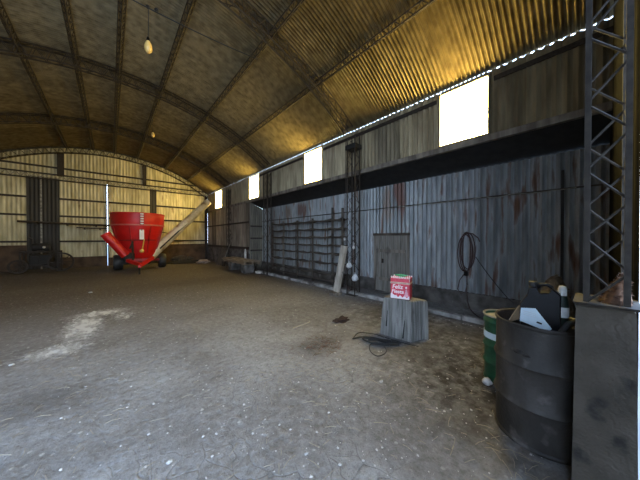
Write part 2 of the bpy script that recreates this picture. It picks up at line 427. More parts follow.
# side bay (set back between the columns)
BE = 11.2
struct(MB().corr('X', XL, YF, 3.2, .36, 3.03, .115, .019).corr('X', XL, 4.24, BE, .36, 3.03, .115, .019).corr('X', XL, 3.2, 4.24, 1.64, 3.03, .115, .019), 'wall_side_bay', 'lean', smooth=True)
struct(MB().box((XL - .05, YF, 0), (XL + .1, 3.2, .36)).box((XL - .05, 4.24, 0), (XL + .1, BE, .36)), 'baseboard_side_bay', 'plinth')
struct(MB().corr('Y', BE, W, XL + .02, 0, lambda x: 3.33 - (x - W) * .43, .115, .019), 'wall_side_bay_end', 'far', smooth=True)
struct(MB().add([(W - .02, YF, 3.335), (XL + .1, YF, 3.0), (XL + .1, BE + .02, 3.0), (W - .02, BE + .02, 3.335)], [(0, 1, 2, 3)])
       .add([(W - .02, YF, 3.375), (XL + .1, YF, 3.04), (XL + .1, BE + .02, 3.04), (W - .02, BE + .02, 3.375)], [(3, 2, 1, 0)]), 'ceiling_side_bay', 'near_black')
struct(MB().box((W - .05, YF, 3.31), (W + .03, YB, 3.42)), 'trim_1', 'timber')
struct(MB().box((W - .035, YF, 4.36), (W - .012, 1.2, 4.44)).box((W - .035, 2.2, 4.36), (W - .012, 5.75, 4.44)).box((W - .035, 6.85, 4.36), (W - .012, 10.1, 4.44)), 'trim_2', 'steel')
struct(MB().box((W - .06, 11.25, 2.3), (W - .012, YB, 2.38)).box((W - .08, 11.25, .97), (W - .012, YB, 1.1)), 'trim_3', 'steel')
struct(MB().box((XL - .012, YF, 2.385), (XL - .035, BE, 2.41)), 'trim_4', 'steel_grey')
# open seam in the side bay wall
struct(MB().box((XL - .02, .345, .75), (XL - .011, .385, 2.72)), 'trim_5', 'near_black')
# rails on the end wall of the bay
struct(MB().box((W + .02, BE - .05, .9), (XL - .06, BE - .013, .97)).box((W + .02, BE - .05, 1.5), (XL - .06, BE - .013, 1.57)).box((W + .02, BE - .05, 2.1), (XL - .06, BE - .013, 2.17)), 'trim_6', 'steel')

# board door in the side bay
d = MB()
for k in range(5):
    y = 3.22 + k * .2
    d.bbox((XL - .035, y + .004, .04), (XL + .01, y + .196, 1.62), .004)
door = struct(d, 'door_1', 'doorwood')
MB().box((XL - .05, 3.17, 0), (XL + .1, 4.27, .035)).build('sill', 'plinth', door)
MB().box((XL - .06, 3.16, 1.62), (XL + .02, 4.3, 1.69)).build('lintel', 'timber_h', door)
MB().box((XL - .05, 3.17, 0), (XL + .02, 3.22, 1.62)).box((XL - .05, 4.22, 0), (XL + .02, 4.27, 1.62)).build('door_frame', 'timber', door)
MB().box((XL - .06, 3.28, 1.15), (XL - .036, 4.1, 1.23)).box((XL - .06, 3.28, .35), (XL - .036, 4.1, .43)).build('ledge_board', 'timber', door)
MB().bbox((XL - .075, 3.95, .84), (XL - .036, 4.0, .96), .004).build('latch', 'steel', door)

# kerb along the column line
kb = MB(); y = -.1
while y < 10.0:
    l = random.uniform(.7, 1.1); e = min(y + l, 10.0)
    kb.bbox((4.98 + random.uniform(-.01, .01), y, -.02), (5.12 + random.uniform(-.01, .02), e - .012, .085 + random.uniform(-.012, .012)), .012); y += l
struct(kb, 'trim_7', 'kerb')

# back wall: gable sheeting, door leaves, gaps with daylight
def gz(x): return roof_z(x, .0) - .01
struct(MB().corr('Y', YB, -W, W, 4.55, gz, .14, .012, 5), 'wall_back_gable', 'back', smooth=True)
BP = [(-W, -3.02, 1.2, 'back'), (-3.02, -2.57, 0, 'door_dark'), (-2.53, -1.93, 0, 'door_dark'), (-1.93, -.14, .55, 'back'), (-.09, 1.85, .45, 'back'), (1.85, 2.2, 0, 'door_dark'), (2.2, W, 1.15, 'back')]
for i, (a, b, z, m) in enumerate(BP):
    struct(MB().corr('Y', YB, a, b, z, 4.6, .14, .012, 5), 'wall_back' + ('' if i == 0 else '_%d' % (i + 1)), m, smooth=True)
    if z: struct(MB().box((a, YB - .07, 0), (b, YB + .1, z)), 'baseboard_back' + ('' if i == 0 else '_%d' % (i + 1)), 'adobe')
struct(MB().box((-2.58, YB - .02, 0), (-2.52, YB + .02, 4.6)), 'trim_8', 'tie')  # pale strip over the leaf gap, painted in place of dim daylight
for i, z in enumerate((3.5, 2.62, 1.33)):
    struct(MB().box((-W, YB - .07, z), (-3.02, YB - .012, z + .09)).box((-1.93, YB - .07, z), (-.14, YB - .012, z + .09)).box((-.06, YB - .07, z), (1.85, YB - .012, z + .09)).box((2.2, YB - .07, z), (W, YB - .012, z + .09)), 'trim_%d' % (9 + i), 'steel')
struct(MB().bar((-4.6, YB - .045, 5.1), (4.6, YB - .045, 5.1), .06, .08), 'trim_12', 'steel')
struct(MB().box((-2.0, YB - .1, 4.7), (-1.75, YB - .013, gz(1.9) - .3)).box((1.5, YB - .1, 4.7), (1.68, YB - .013, gz(1.6) - .3)), 'trim_13', 'steel')
struct(MB().box((5.0, YB - .16, 0), (5.15, YB - .012, 4.5)), 'trim_14', 'steel')
struct(MB().box((-.15, YB - .05, 0), (-.11, YB + .03, 4.55)).box((-.085, YB - .05, 0), (-.045, YB + .03, 4.55)), 'trim_15', 'steel_grey')

# front wall around the open doorway
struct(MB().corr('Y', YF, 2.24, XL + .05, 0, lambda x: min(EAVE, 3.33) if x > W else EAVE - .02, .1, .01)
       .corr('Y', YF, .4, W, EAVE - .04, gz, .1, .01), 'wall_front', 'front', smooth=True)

# unseen door leaf added outside the doorway, keeping daylight off pedestal and drum
lf = struct(MB().corr('Y', YF - .16, .4, 1.9, .02, 4.66, .1, .01), 'shade_leaf', 'front', smooth=True)
fm = MB()
for z in (.06, 1.5, 3.0, 4.56): fm.box((.4, YF - .145, z), (1.9, YF - .11, z + .06))
fm.build('shade_leaf_rail', 'steel', lf)

# ------------------------------------------------------------------ lattice steelwork
def lattice_arch(y, label, w=.16, r1=RR - .05, r2=RR - .33):
    t = thing('roof_truss', label, 'roof truss', (0, y, EAVE), group='lattice roof trusses')
    am = math.asin(5.1 / RR); n = 40
    def P(a, r, dy): return V((r * math.sin(a), y + dy, ZC + r * math.cos(a)))
    A = [-am + 2 * am * i / n for i in range(n + 1)]
    for r in (r1, r2):
        for dy in (-w / 2, w / 2):
            MB().tube([P(a, r, dy) for a in A], .019, 5).build('chord', 'steel', t)
    lc = MB()
    for i in range(n):
        a, b = A[i], A[i + 1]; m = (a + b) / 2
        for dy in (-w / 2, w / 2):
            lc.rod(P(a, r1, dy), P(m, r2, dy), .009, 4); lc.rod(P(m, r2, dy), P(b, r1, dy), .009, 4)
        for r in (r1, r2):
            sg = 1 if i % 2 else -1
            lc.rod(P(a, r, -w / 2 * sg), P(b, r, w / 2 * sg), .008, 4)
    lc.build('lacing', 'steel', t)
    return t
lattice_arch(4.5, 'curved lattice roof truss nearest the doorway, springing from the chain-hung column')
lattice_arch(9.05, 'second curved lattice roof truss from the doorway, above the left end of the rack')
lattice_arch(13.6, 'third curved lattice roof truss from the doorway, above the red hopper')
lattice_arch(17.8, 'curved lattice truss framing the gable against the back wall')

def purlin(x, label):
    a = math.asin(x / RR)
    t = thing('roof_purlin', label, 'purlin', (x, YF, roof_z(x, .12)), group='lattice roof purlins')
    def P(y, da, off):
        aa = a + da / RR; r = RR - off
        return V((r * math.sin(aa), y, ZC + r * math.cos(aa)))
    y0, y1 = YF + .03, YB - .25
    for da, off in ((-.06, .03), (.06, .03), (0, .16)):
        MB().rod(P(y0, da, off), P(y1, da, off), .015, 5).build('chord', 'steel', t)
    lc = MB(); n = int((y1 - y0) / .25)
    for i in range(n):
        ya, yb = y0 + (y1 - y0) * i / n, y0 + (y1 - y0) * (i + 1) / n; ym = (ya + yb) / 2
        for da in (-.06, .06):
            lc.rod(P(ya, da, .03), P(ym, 0, .16), .009, 4); lc.rod(P(ym, 0, .16), P(yb, da, .03), .009, 4)
        lc.rod(P(ya, -.06, .03), P(ya, .06, .03), .008, 4)
    lc.build('lacing', 'steel', t)
PN = ['lowest lattice purlin on the right slope, above the bright wall windows', 'second lattice purlin up from the bright wall windows',
      'third lattice purlin up from the bright wall windows, right of the hanging bulbs', 'lattice purlin on the roof crown just left of the large hanging bulb',
      'lattice purlin second left of the large hanging bulb', 'lattice purlin third left of the large hanging bulb, leftmost in view']
for x, l in zip((3.92, 2.66, 1.26, .22, -.66, -1.66), PN): purlin(x, l)

def column(x0, x1, y0, y1, z0, z1, label, mat, cw=.032, step=.3, cname='lattice_column'):
    t = thing(cname, label, 'column', ((x0 + x1) / 2, (y0 + y1) / 2, z0))
    for x in (x0, x1):
        for y in (y0, y1):
            MB().box((x - cw / 2, y - cw / 2, z0), (x + cw / 2, y + cw / 2, z1)).build('chord', mat, t)
    lc = MB(); n = max(2, int((z1 - z0) / step))
    for i in range(n):
        za, zb = z0 + (z1 - z0) * i / n + .01, z0 + (z1 - z0) * (i + 1) / n - .01
        s = i % 2
        for x in (x0, x1): q = s if x == x0 else 1 - s; lc.rod((x, y0 if q else y1, za), (x, y1 if q else y0, zb), .0065, 5)
        for y in (y0, y1): lc.rod((x0 if s else x1, y, za), (x1 if s else x0, y, zb), .0065, 5)
    lc.build('lacing', mat, t)
    MB().box((x0 - .05, y0 - .05, z0), (x1 + .05, y1 + .05, z0 + .012)).build('base_plate', mat, t)
    return t
cA = column(4.9, 5.1, 4.2, 4.47, 0, 4.3, 'dark lattice steel column with hanging bags at the right end of the rack', 'steel', .026)
MB().box((4.86, 4.16, 3.95), (5.14, 4.51, 4.07)).build('bracket', 'near_black', cA)
cB = column(4.92, 5.1, 8.95, 9.25, 0, 4.3, 'dark lattice steel column at the left end of the rack', 'steel', .03)
column(5.0, 5.14, 13.5, 13.75, 0, 4.3, 'dark lattice steel column on the far right wall between the two farthest windows', 'steel', .03)
# doorway column on its concrete pedestal
column(2.025, 2.24, -.115, .028, 1.18, 4.55, 'tall grey lattice steel doorway column standing on the concrete pedestal', 'steel_grey', .024, .18)
ped = MB()
rs = []
for z, g in ((0, .012), (.3, .008), (.7, .004), (1.1, .0), (1.165, -.002), (1.18, -.012)):
    rs.append([(1.995 - g, -.145 - g, z), (2.27 + g, -.145 - g, z), (2.27 + g, .068 + g, z), (1.995 - g, .068 + g, z)])
ped.rings(rs)
tag(ped.build('concrete_pedestal', 'concrete', loc=(2.13, -.04, 0)), 'stained grey concrete pedestal under the doorway column, beside the black drum', 'pedestal')
# lattice tie beam on the back wall
t = thing('tie_beam', 'long pale lattice tie beam running level across the back wall', 'beam', (0, YB - .2, 4.55))
for z in (4.46, 4.72): MB().bar((-5.1, YB - .2, z), (5.1, YB - .2, z), .06, .06).build('chord', 'steel', t)
lc = MB()
for i in range(68):
    x = -5.1 + i * .15; lc.rod((x, YB - .2, 4.48 if i % 2 else 4.70), (x + .15, YB - .2, 4.70 if i % 2 else 4.48), .014, 4)
lc.build('lacing', 'tie', t)

# ------------------------------------------------------------------ overhead cable and bulbs
def sag(p, q, s, n=12):
    p, q = V(p), V(q)
    return [p.lerp(q, i / n) - V((0, 0, s * 4 * (i / n) * (1 - i / n))) for i in range(n + 1)]
cab = MB().tube(sag((-3.6, 5.95, 5.42), (.28, 5.63, 5.94), .05) + sag((.28, 5.63, 5.94), (2.62, 5.22, 5.74), .04)[1:], .012, 6)
cab.ico((.565, 5.6, 5.93), .035, 2).ico((.70, 5.57, 5.93), .04, 2)
tag(cab.build('overhead_cable', 'black', loc=(.5, 5.6, 5.6)), 'dark electric cable strung across under the roof, carrying the large bulb', 'cable')
def bulb(x, y, z, top, k, label):
    t = thing('hanging_bulb', label, 'light bulb', (x, y, z), group='bare bulbs hanging from the roof')
    MB().lathe([(0.001, -.115 * k), (.03 * k, -.108 * k), (.055 * k, -.08 * k), (.066 * k, -.035 * k), (.064 * k, .01 * k), (.05 * k, .06 * k), (.033 * k, .095 * k), (.024 * k, .115 * k)], (x, y, z), 20).build('glass_bulb', 'bulb', t, smooth=True)
    MB().lathe([(.001, .18 * k), (.022 * k, .175 * k), (.03 * k, .15 * k), (.03 * k, .105 * k), (.001, .1 * k)], (x, y, z), 14).build('socket', 'gloss_black', t, smooth=True)
    MB().rod((x, y, z + .17 * k), (x + .012, y, top), .007, 6).build('cord', 'black', t)
bulb(.567, 5.6, 5.18, 5.93, 1.0, 'large pale bulb on a black cord, the nearer one, hanging from the overhead cable')
bulb(1.24, 11.0, 5.45, 6.27, .85, 'small pale bulb hanging in the distance above the red hopper')

# ------------------------------------------------------------------ red hopper trailer
cx, cy = 1.09, 15.2
t = thing('grain_hopper', 'big red round grain hopper trailer with long cream auger by the back wall', 'grain hopper', (cx, cy, 0))
tub = MB().lathe([(1.09, 2.72), (1.09, 2.45), (1.075, 2.15), (.98, 1.8), (.88, 1.45), (.74, .85), (.62, .56), (.58, .53), (.58, .58), (.70, .87), (.84, 1.45), (.94, 1.8), (1.035, 2.15), (1.05, 2.7)], (cx, cy, 0), 48)
tb = tub.build('tub', 'red', t, smooth=True)
MB().lathe([(1.07, 2.7), (1.115, 2.7), (1.12, 2.735), (1.10, 2.76), (1.05, 2.74)], (cx, cy, 0), 48).build('top_rim', 'red', t, smooth=True)
MB().lathe([(1.06, 2.14), (1.11, 2.15), (1.11, 2.2), (1.065, 2.21)], (cx, cy, 0), 48).build('band', 'pink', t, smooth=True)
for k in range(8):
    a = PI / 8 + k * PI / 4; u = V((math.cos(a), math.sin(a), 0)); c = V((cx, cy, 0))
    MB().bar(c + u * 1.07 + V((0, 0, 2.12)), c + u * .75 + V((0, 0, .84)), .05, .05).build('rib', 'red_dark', t)
# ladder up the front (towards the doorway)
ux, uy = -.33, -.944
lx, ly = cx + .05, cy - 1.11
MB().bar((lx - .06, ly - .02, 2.7), (lx - .06, ly + .0, 2.16), .03, .02).bar((lx + .06, ly - .02, 2.7), (lx + .06, ly, 2.16), .03, .02).build('ladder_rail', 'red_dark', t)
for k in range(5): MB().bbox((lx - .06, ly - .05, 2.2 + k * .115), (lx + .06, ly - .02, 2.26 + k * .115), .004).build('rung', 'white', t)
MB().bbox((lx - .09, cy - 1.03, 1.48), (lx + .09, cy - 1.0, 1.95), .008).build('sign_plate', 'tin_white', t)
MB().bar((lx, cy - 1.02, 2.1), (lx, cy - 1.02, 1.9), .05, .03).build('bracket', 'red_dark', t)
MB().bar((lx + .09, cy - .98, 1.5), (lx + .02, cy - .92, .95), .05, .03).build('gate_lever', 'yellow', t)
MB().ico((lx + .0, cy - .95, .93), .1, 2).build('lever_knob', 'yellow', t, smooth=True)
MB().bar((cx - .75, cy - .93, 1.45), (cx + .6, cy - .93, 1.45), .03, .03).bar((cx - .3, cy - .95, 1.4), (cx - .28, cy - 1.0, .5), .06, .06).bar((cx - .4, cy - .95, 1.05), (cx - .28, cy - .95, 1.4), .06, .06).build('control_bracket', 'scrap', t)
# chassis and drawbar
ch = MB()
for s in (-1, 1):
    ch.bar((cx + .45 * s, cy - .9, .5), (cx + .45 * s, cy + .9, .5), .1, .14)
ch.bar((cx - .5, cy - .9, .5), (cx + .5, cy - .9, .5), .1, .14).bar((cx - .5, cy + .9, .5), (cx + .5, cy + .9, .5), .1, .14).bar((cx - .85, cy, .42), (cx + .95, cy, .42), .1, .1)
ch.build('chassis', 'red_dark', t)
MB().bbox((cx - .62, cy - .72, .3), (cx - .2, cy - .3, .86), .03).bar((cx - .7, cy - .6, .4), (cx + .4, cy - .75, .34), .1, .1).build('gearbox', 'scrap', t)
MB().bar((cx + .5, cy - .9, .58), (cx - .05, cy - 2.0, .36), .1, .14).bar((cx - .5, cy - .9, .5), (cx - .05, cy - 2.0, .36), .1, .14).bar((cx - .05, cy - 1.95, .36), (cx - .15, cy - 2.5, .34), .1, .1).build('drawbar', 'red', t)
MB().rod((cx - .15, cy - 2.42, .36), (cx - .15, cy - 2.42, 0), .035, 8).build('drawbar_stand', 'scrap', t)
def wheel(x, y, r, w):
    o = MB().lathe([(r * .55, -w / 2), (r * .9, -w / 2), (r, -w * .32), (r, w * .32), (r * .9, w / 2), (r * .55, w / 2), (r * .55, -w / 2)], (x, y, r), 28, axis='X').build('wheel', 'black', t, smooth=True)
    MB().lathe([(.001, -w * .3), (r * .3, -w * .35), (r * .56, -w * .2), (r * .56, w * .2), (r * .3, w * .35), (.001, w * .3)], (x, y, r), 20, axis='X').build('hub', 'red_dark', o, smooth=True)
wheel(cx - .80, cy - .1, .37, .36); wheel(cx + .98, cy - .1, .37, .3)
def pipe(p, q, r, name, mat, cap=True, r2=None):
    p, q = V(p), V(q); d = (q - p); u = d.orthogonal().normalized(); w = d.normalized().cross(u); n = 24
    r2 = r2 or r
    def ring(c, rr): return [c + (u * math.cos(2 * PI * i / n) + w * math.sin(2 * PI * i / n)) * rr for i in range(n)]
    rs = [ring(p, r), ring(q, r2), ring(q, r2 * .88), ring(p + d.normalized() * .02, r * .88)]
    return MB().rings(rs, close=True).build(name, mat, t, smooth=True)
pipe((.56, cy - .62, .72), (-.18, cy - .6, 1.75), .19, 'filling_spout', 'red', r2=.19)
pipe((1.55, cy - .1, .62), (4.45, cy, 3.72), .25, 'unloading_auger', 'auger', r2=.19)
d_ = V((2.9, .1, 3.1)).normalized()
MB().bar(V((1.95, cy - .32, 1.0)), V((4.35, cy - .14, 3.55)), .05, .07).build('auger_rail', 'steel', t)
MB().bar((1.5, cy, .5), (2.35, cy, 1.3), .06, .06).bar((1.0, cy, 2.1), (2.6, cy, 1.75), .04, .04).build('auger_brace', 'steel', t)
MB().ico((1.5, cy - .1, .6), .24, 2).build('auger_boot', 'red_dark', t, smooth=True)

# ------------------------------------------------------------------ old machine at the back left
mx, my = -2.35, 16.9
t = thing('old_machine', 'dark rusty wheeled machine standing by the dark door leaves at the back left', 'machine', (mx, my, 0))
fr = MB()
for x in (-.62, .55):
    for y in (-.35, .35): fr.bar((mx + x, my + y, 0), (mx + x, my + y, .95), .06, .06)
for y in (-.35, .35):
    fr.bar((mx - .62, my + y, .92), (mx + .55, my + y, .92), .06, .06); fr.bar((mx - .62, my + y, .28), (mx + .55, my + y, .28), .06, .06)
for x in (-.62, .55): fr.bar((mx + x, my - .35, .92), (mx + x, my + .35, .92), .06, .06); fr.bar((mx + x, my - .35, .28), (mx + x, my + .35, .28), .06, .06)
fr.build('frame', 'steel', t)
MB().bbox((mx - .4, my - .25, .31), (mx + .3, my + .25, .8), .04).box((mx - .3, my - .3, .4), (mx - .1, my - .2, .72)).build('engine_block', 'scrap', t)
MB().lathe([(.001, -.28), (.16, -.27), (.19, -.2), (.19, .2), (.16, .27), (.001, .28)], (mx - .05, my, 1.12), 20, axis='X').build('fuel_tank', 'scrap', t, smooth=True)
MB().box((mx - .18, my - .13, .92), (mx + .06, my + .13, .98)).build('tank_cradle', 'steel', t)
MB().ico((mx + .06, my - .2, 1.12), .05, 2).build('filler_cap', 'white', t)
MB().rod((mx - .32, my, .78), (mx - .32, my, 1.5), .03, 8).rod((mx - .32, my, 1.5), (mx - .45, my, 1.58), .03, 8).build('exhaust', 'steel', t)
for (x, y, r) in ((.62, -.45, .44), (-.66, -.45, .3)):
    wv = MB().lathe([(r - .07, -.05), (r, -.05), (r, .05), (r - .07, .05), (r - .07, -.05)], (mx + x, my + y, r), 28, axis='Y')
    wh = wv.build('wheel', 'steel', t, smooth=True)
    sp = MB()
    for k in range(8):
        a = k * PI / 4; sp.rod((mx + x, my + y, r), (mx + x + (r - .05) * math.cos(a), my + y, r + (r - .05) * math.sin(a)), .014, 5)
    sp.lathe([(.001, -.07), (.06, -.07), (.06, .07), (.001, .07)], (mx + x, my + y, r), 12, axis='Y').build('spokes', 'steel', wh)
MB().bar((mx - .62, my - .45, .3), (mx + .62, my - .45, .44), .04, .04).build('axle', 'steel', t)
# poles carried along the back wall
def wall_pole(x0, x1, z0, z1, y, r, label, nb):
    t = thing('long_pole', label, 'pole', (x0, y, z0), group='poles along the back wall')
    MB().tube([(x0, y, z0), ((x0 + x1) / 2, y, (z0 + z1) / 2 - .015), (x1, y, z1)], r, 8).build('shaft', 'steel', t, smooth=True)
    for k in range(nb):
        f = (k + .5) / nb; x = x0 + (x1 - x0) * f; z = z0 + (z1 - z0) * f - r - .012
        MB().box((x - .03, y - r - .02, z - .05), (x + .03, YB - .01, z)).build('bracket', 'steel', t)
wall_pole(-3.25, -.02, 2.34, 2.24, YB - .3, .05, 'longer dark pole on brackets along the back wall, left of the hopper', 3)
wall_pole(-1.3, -.1, 2.1, 2.08, YB - .42, .03, 'short thin pole below the longer one on the back wall', 2)

# scrap lying in the far right corner
def pole(p, q, r, name, mat, label, cat, group=None):
    return tag(MB().rod(p, q, r, 8).build(name, mat, loc=(p[0], p[1], 0)), label, cat, group)
pole((2.4, 16.75, .05), (4.1, 16.95, .05), .05, 'scrap_pipe', 'scrap', 'straight dark pipe on the floor by the back wall right of the hopper', 'pipe', 'scrap pipes in the corner')
pole((2.7, 16.5, .04), (4.0, 16.1, .04), .04, 'scrap_pipe', 'scrap', 'dark pipe lying slanted in front of the back wall scrap', 'pipe', 'scrap pipes in the corner')
pole((3.3, 17.3, .06), (4.7, 17.15, .06), .06, 'scrap_pipe', 'scrap', 'thick dark pipe lying deepest in the right back corner', 'pipe', 'scrap pipes in the corner')
b = MB(); b.ico((4.25, 15.6, .12), .28, 3, (1.2, .9, .45), .5, 3)
tag(b.build('crumpled_sack', 'sack', loc=(4.25, 15.6, 0), smooth=True), 'dusty pinkish crumpled sack on the floor near the right back corner', 'sack')
b = MB(); b.ico((3.5, 17.66, .16), .4, 3, (1.5, .5, .5), .5, 5)
tag(b.build('scrap_heap', 'rubbish', loc=(3.6, 17.3, 0)), 'low blackish heap of scrap against the brown base of the back wall', 'scrap heap', kind='stuff')
# leaning sheet + shovel
b = MB(); b.rings([[(4.74, 14.9, 0), (4.76, 14.9, 0), (4.76, 14.0, 0), (4.74, 14.0, 0)], [(5.08, 14.75, 1.0), (5.1, 14.75, 1.0), (5.1, 13.9, .95), (5.08, 13.9, .95)]])
tag(b.build('leaning_sheet', 'concrete', loc=(4.9, 14.4, 0)), 'grey metal sheet leaning on the far right wall', 'metal sheet')
t = thing('leaning_shovel', 'dark long-handled shovel leaning on the far right wall beside the grey sheet', 'shovel', (4.72, 13.45, 0))
MB().rod((4.74, 13.5, .3), (5.12, 13.1, 1.75), .025, 8).build('handle', 'timber', t)
MB().rings([[(4.66, 13.62, 0), (4.68, 13.63, 0), (4.76, 13.42, 0), (4.74, 13.41, 0)], [(4.68, 13.66, .22), (4.70, 13.67, .22), (4.80, 13.36, .22), (4.78, 13.35, .22)], [(4.73, 13.54, .36), (4.75, 13.55, .36), (4.77, 13.47, .36), (4.75, 13.46, .36)]]).build('blade', 'steel', t)

# ------------------------------------------------------------------ pallet on blocks by the bay end
for (y0, lab) in ((10.0, 'concrete block carrying the near end of the wooden pallet'), (11.5, 'concrete block carrying the far end of the wooden pallet')):
    b = MB(); b.bbox((4.4, y0, 0), (4.85, y0 + .42, .396), .02)
    tag(b.build('concrete_block', 'plinth', loc=(4.6, y0 + .2, 0)), lab, 'concrete block', 'blocks under the pallet')
t = thing('wooden_pallet', 'brown wooden pallet resting on two concrete blocks by the end of the side bay', 'pallet', (4.62, 11.0, .4))
for x in (4.27, 4.62, 4.93): MB().bbox((x, 9.75, .42), (x + .08, 12.25, .52), .004).build('bearer', 'timber_brown', t)
for k in range(9): MB().bbox((4.2, 9.75 + k * .29, .52), (5.05, 9.75 + k * .29 + .2, .548), .003).build('slat', 'timber_brown', t)
for k in range(5): MB().bbox((4.22, 9.8 + k * .55, .398), (5.03, 9.8 + k * .55 + .12, .42), .003).build('bottom_slat', 'timber_brown', t)
for k, (x, z) in enumerate(((4.3, .55), (4.62, .55))):
    tag(MB().bbox((x, 9.9, z), (x + .18, 12.3, z + .04), .004).build('loose_board', 'timber_brown', loc=(x + .09, 11.1, z)), ('loose board lying along the pallet on its aisle side', 'loose board lying along the pallet nearer the wall')[k], 'board', 'boards on the pallet')
b = MB(); b.ico((4.86, 9.62, .06), .16, 2, (.8, 1.4, .36), .4, 2)
tag(b.build('daylight_patch', 'white', loc=(4.86, 9.62, 0), smooth=True), 'small white shape for leaked daylight on the floor between the pallet and the rack-end column', 'sack')  # white lump put in for daylight leaking in near the floor
b = MB(); b.lathe([(.001, 0), (.05, 0), (.052, .3), (.03, .4), (.022, .46), (.001, .47)], (4.96, 11.2, .548), 14)
tag(b.build('daylight_slit', 'white', loc=(4.96, 11.2, .548), smooth=True), 'tall white shape for a slit of daylight on the wooden pallet by the wall', 'bottle')  # upright white shape put in for a bright slit of daylight

# ------------------------------------------------------------------ rack along the side bay wall
YP = [9.57, 8.66, 7.66, 6.73, 5.69, 5.24]
t = thing('shelf_rack', 'long dark timber rack of open pigeonhole shelves against the side bay wall', 'shelf rack', (5.68, 7.4, 0))
for i, y in enumerate(YP):
    top = (2.26, 2.27, 2.24, 2.26, 2.55, 2.5)[i]
    MB().bbox((5.5, y - .03, 0), (5.56, y + .03, top), .004).build('upright', 'timber' if i in (1,) else 'timber_h', t)
for z in (2.2, 1.91, 1.63, 1.35, 1.07, .74, .38):
    for i in range(5):
        a, b_ = YP[i + 1] + .03, YP[i] - .03
        mb = MB(); n = 8; rs = []
        hgt = .05
        for k in range(n + 1):
            f = k / n; y = a + (b_ - a) * f; dz = -.045 * 4 * f * (1 - f) + random.uniform(-.003, .003)
            rs.append([(5.5, y, z - hgt + dz), (5.82, y, z - hgt + dz), (5.82, y, z - hgt + .025 + dz), (5.515, y, z - hgt + .025 + dz), (5.515, y, z + dz), (5.5, y, z + dz)])
        mb.rings(rs).build('shelf', 'timber_h', t)
for i in range(4):
    y = (YP[i] + YP[i + 1]) / 2
    MB().box((5.79, y - .012, .36), (5.805, y + .012, 2.1)).build('divider', 'timber_h', t)
MB().box((5.495, 5.24, .1), (5.52, 9.57, .16)).build('bottom_rail', 'timber_h', t)

# plank, block, bags and chains at the column
t0 = MB(); t0.bar((4.64, 4.62, .085), (4.82, 4.50, 1.34), .19, .07, up=(-1, .0, .2))
tag(t0.build('leaning_plank', 'timber_pale', loc=(4.64, 4.62, 0)), 'pale wide plank leaning against the column at the right end of the rack', 'plank')
b = MB(); b.bbox((4.50, 4.48, 0), (4.72, 4.76, .083), .008)
tag(b.build('wood_block', 'timber', loc=(4.67, 4.66, 0)), 'low grey wood block under the foot of the pale leaning plank', 'wood block')
def bag(x, y, z, r, label, hook):
    t = thing('plastic_bag', label, 'bag', (x, y, z), group='bags hanging on the column')
    m = MB(); n = 14; rs = []
    for (rr, zz) in ((.02, .0), (.6, .06), (1.0, .25), (.95, .5), (.7, .75), (.3, .95), (.12, 1.08), (.2, 1.2)):
        rs.append([V((x + r * rr * math.cos(2 * PI * k / n) * (1 + .22 * math.sin(k * 2.4 + zz * 5)), y + r * rr * .8 * math.sin(2 * PI * k / n) * (1 + .22 * math.cos(k * 1.9 + zz * 4)), z + zz * r * 2.1)) for k in range(n)])
    m.rings(rs).build('bag_body', 'bag', t, smooth=True)
    MB().rod((x, y, z + 2.4 * r), (hook[0], hook[1], z + 2.4 * r + .16), .006, 5).build('tie_string', 'steel_grey', t)
bag(4.80, 4.31, .74, .08, 'whitish plastic bag tied to the column, the upper one beside the pale plank', (4.886, 4.22))
bag(4.80, 4.10, .42, .09, 'whitish plastic bag tied to the column, the lower one on the right side', (4.885, 4.19))
b = MB(); b.ico((4.86, 4.2, 1.30), .035, 2, (1, 1, 1.4)).rod((4.86, 4.2, 1.3), (4.887, 4.2, 1.42), .006)
tag(b.build('white_insulator', 'white', loc=(4.86, 4.2, 1.27), smooth=True), 'small white insulator hooked high on the column above the bags', 'insulator')
b = MB(); b.bbox((4.85, 4.5, 1.48), (4.885, 4.56, 1.56), .006)
tag(b.build('white_tag', 'white', loc=(4.87, 4.53, 1.48)), 'little white card fixed to the column above the pale plank', 'card')
for k, (y, zt, zb, lab) in enumerate(((4.5, 4.2, 1.42, 'rusty chain hanging along the rack side of the bag-hung column'), (4.14, 4.2, 1.0, 'rusty chain hanging along the door side of the bag-hung column'))):
    m = MB(); z = zb; i = 0
    while z < zt:
        a = (.012, 0) if i % 2 else (0, .012)
        m.tube([(4.868 + a[0] * math.cos(q * PI / 3), y + a[1] * math.cos(q * PI / 3), z + .028 * math.sin(q * PI / 3)) for q in range(6)], .0045, 4, closed=True); z += .045; i += 1
    tag(m.build('hanging_chain', 'steel', loc=(4.87, y, zb)), lab, 'chain', 'chains on the column')

# ------------------------------------------------------------------ hose on the wall
t = thing('hose_coil', 'dark red coiled hose hanging on a peg on the corrugated side bay wall', 'hose', (5.82, 1.83, .1))
def loop(yc, zc, ry, rz, n=28, x=5.82, ph=0.0, w=.012):
    return [(x + w * math.sin(2 * PI * k / n + ph), yc + ry * math.sin(2 * PI * k / n), zc + rz * math.cos(2 * PI * k / n)) for k in range(n)]
for k, (yc, zc, ry, rz) in enumerate(((1.83, 1.24, .125, .42), (1.85, 1.22, .15, .40), (1.80, 1.27, .135, .39), (1.83, 1.25, .075, .43))):
    MB().tube(loop(yc, zc, ry, rz, ph=k, x=5.80 + k * .012), .011, 6, closed=True).build('coil', 'hose', t, smooth=True)
MB().tube([(5.81, 1.83, .82), (5.80, 1.95, .62), (5.80, 1.99, .42), (5.80, 1.92, .32), (5.80, 1.84, .38), (5.80, 1.80, .55), (5.81, 1.82, .78)], .009, 6).build('small_loop', 'hose', t, smooth=True)
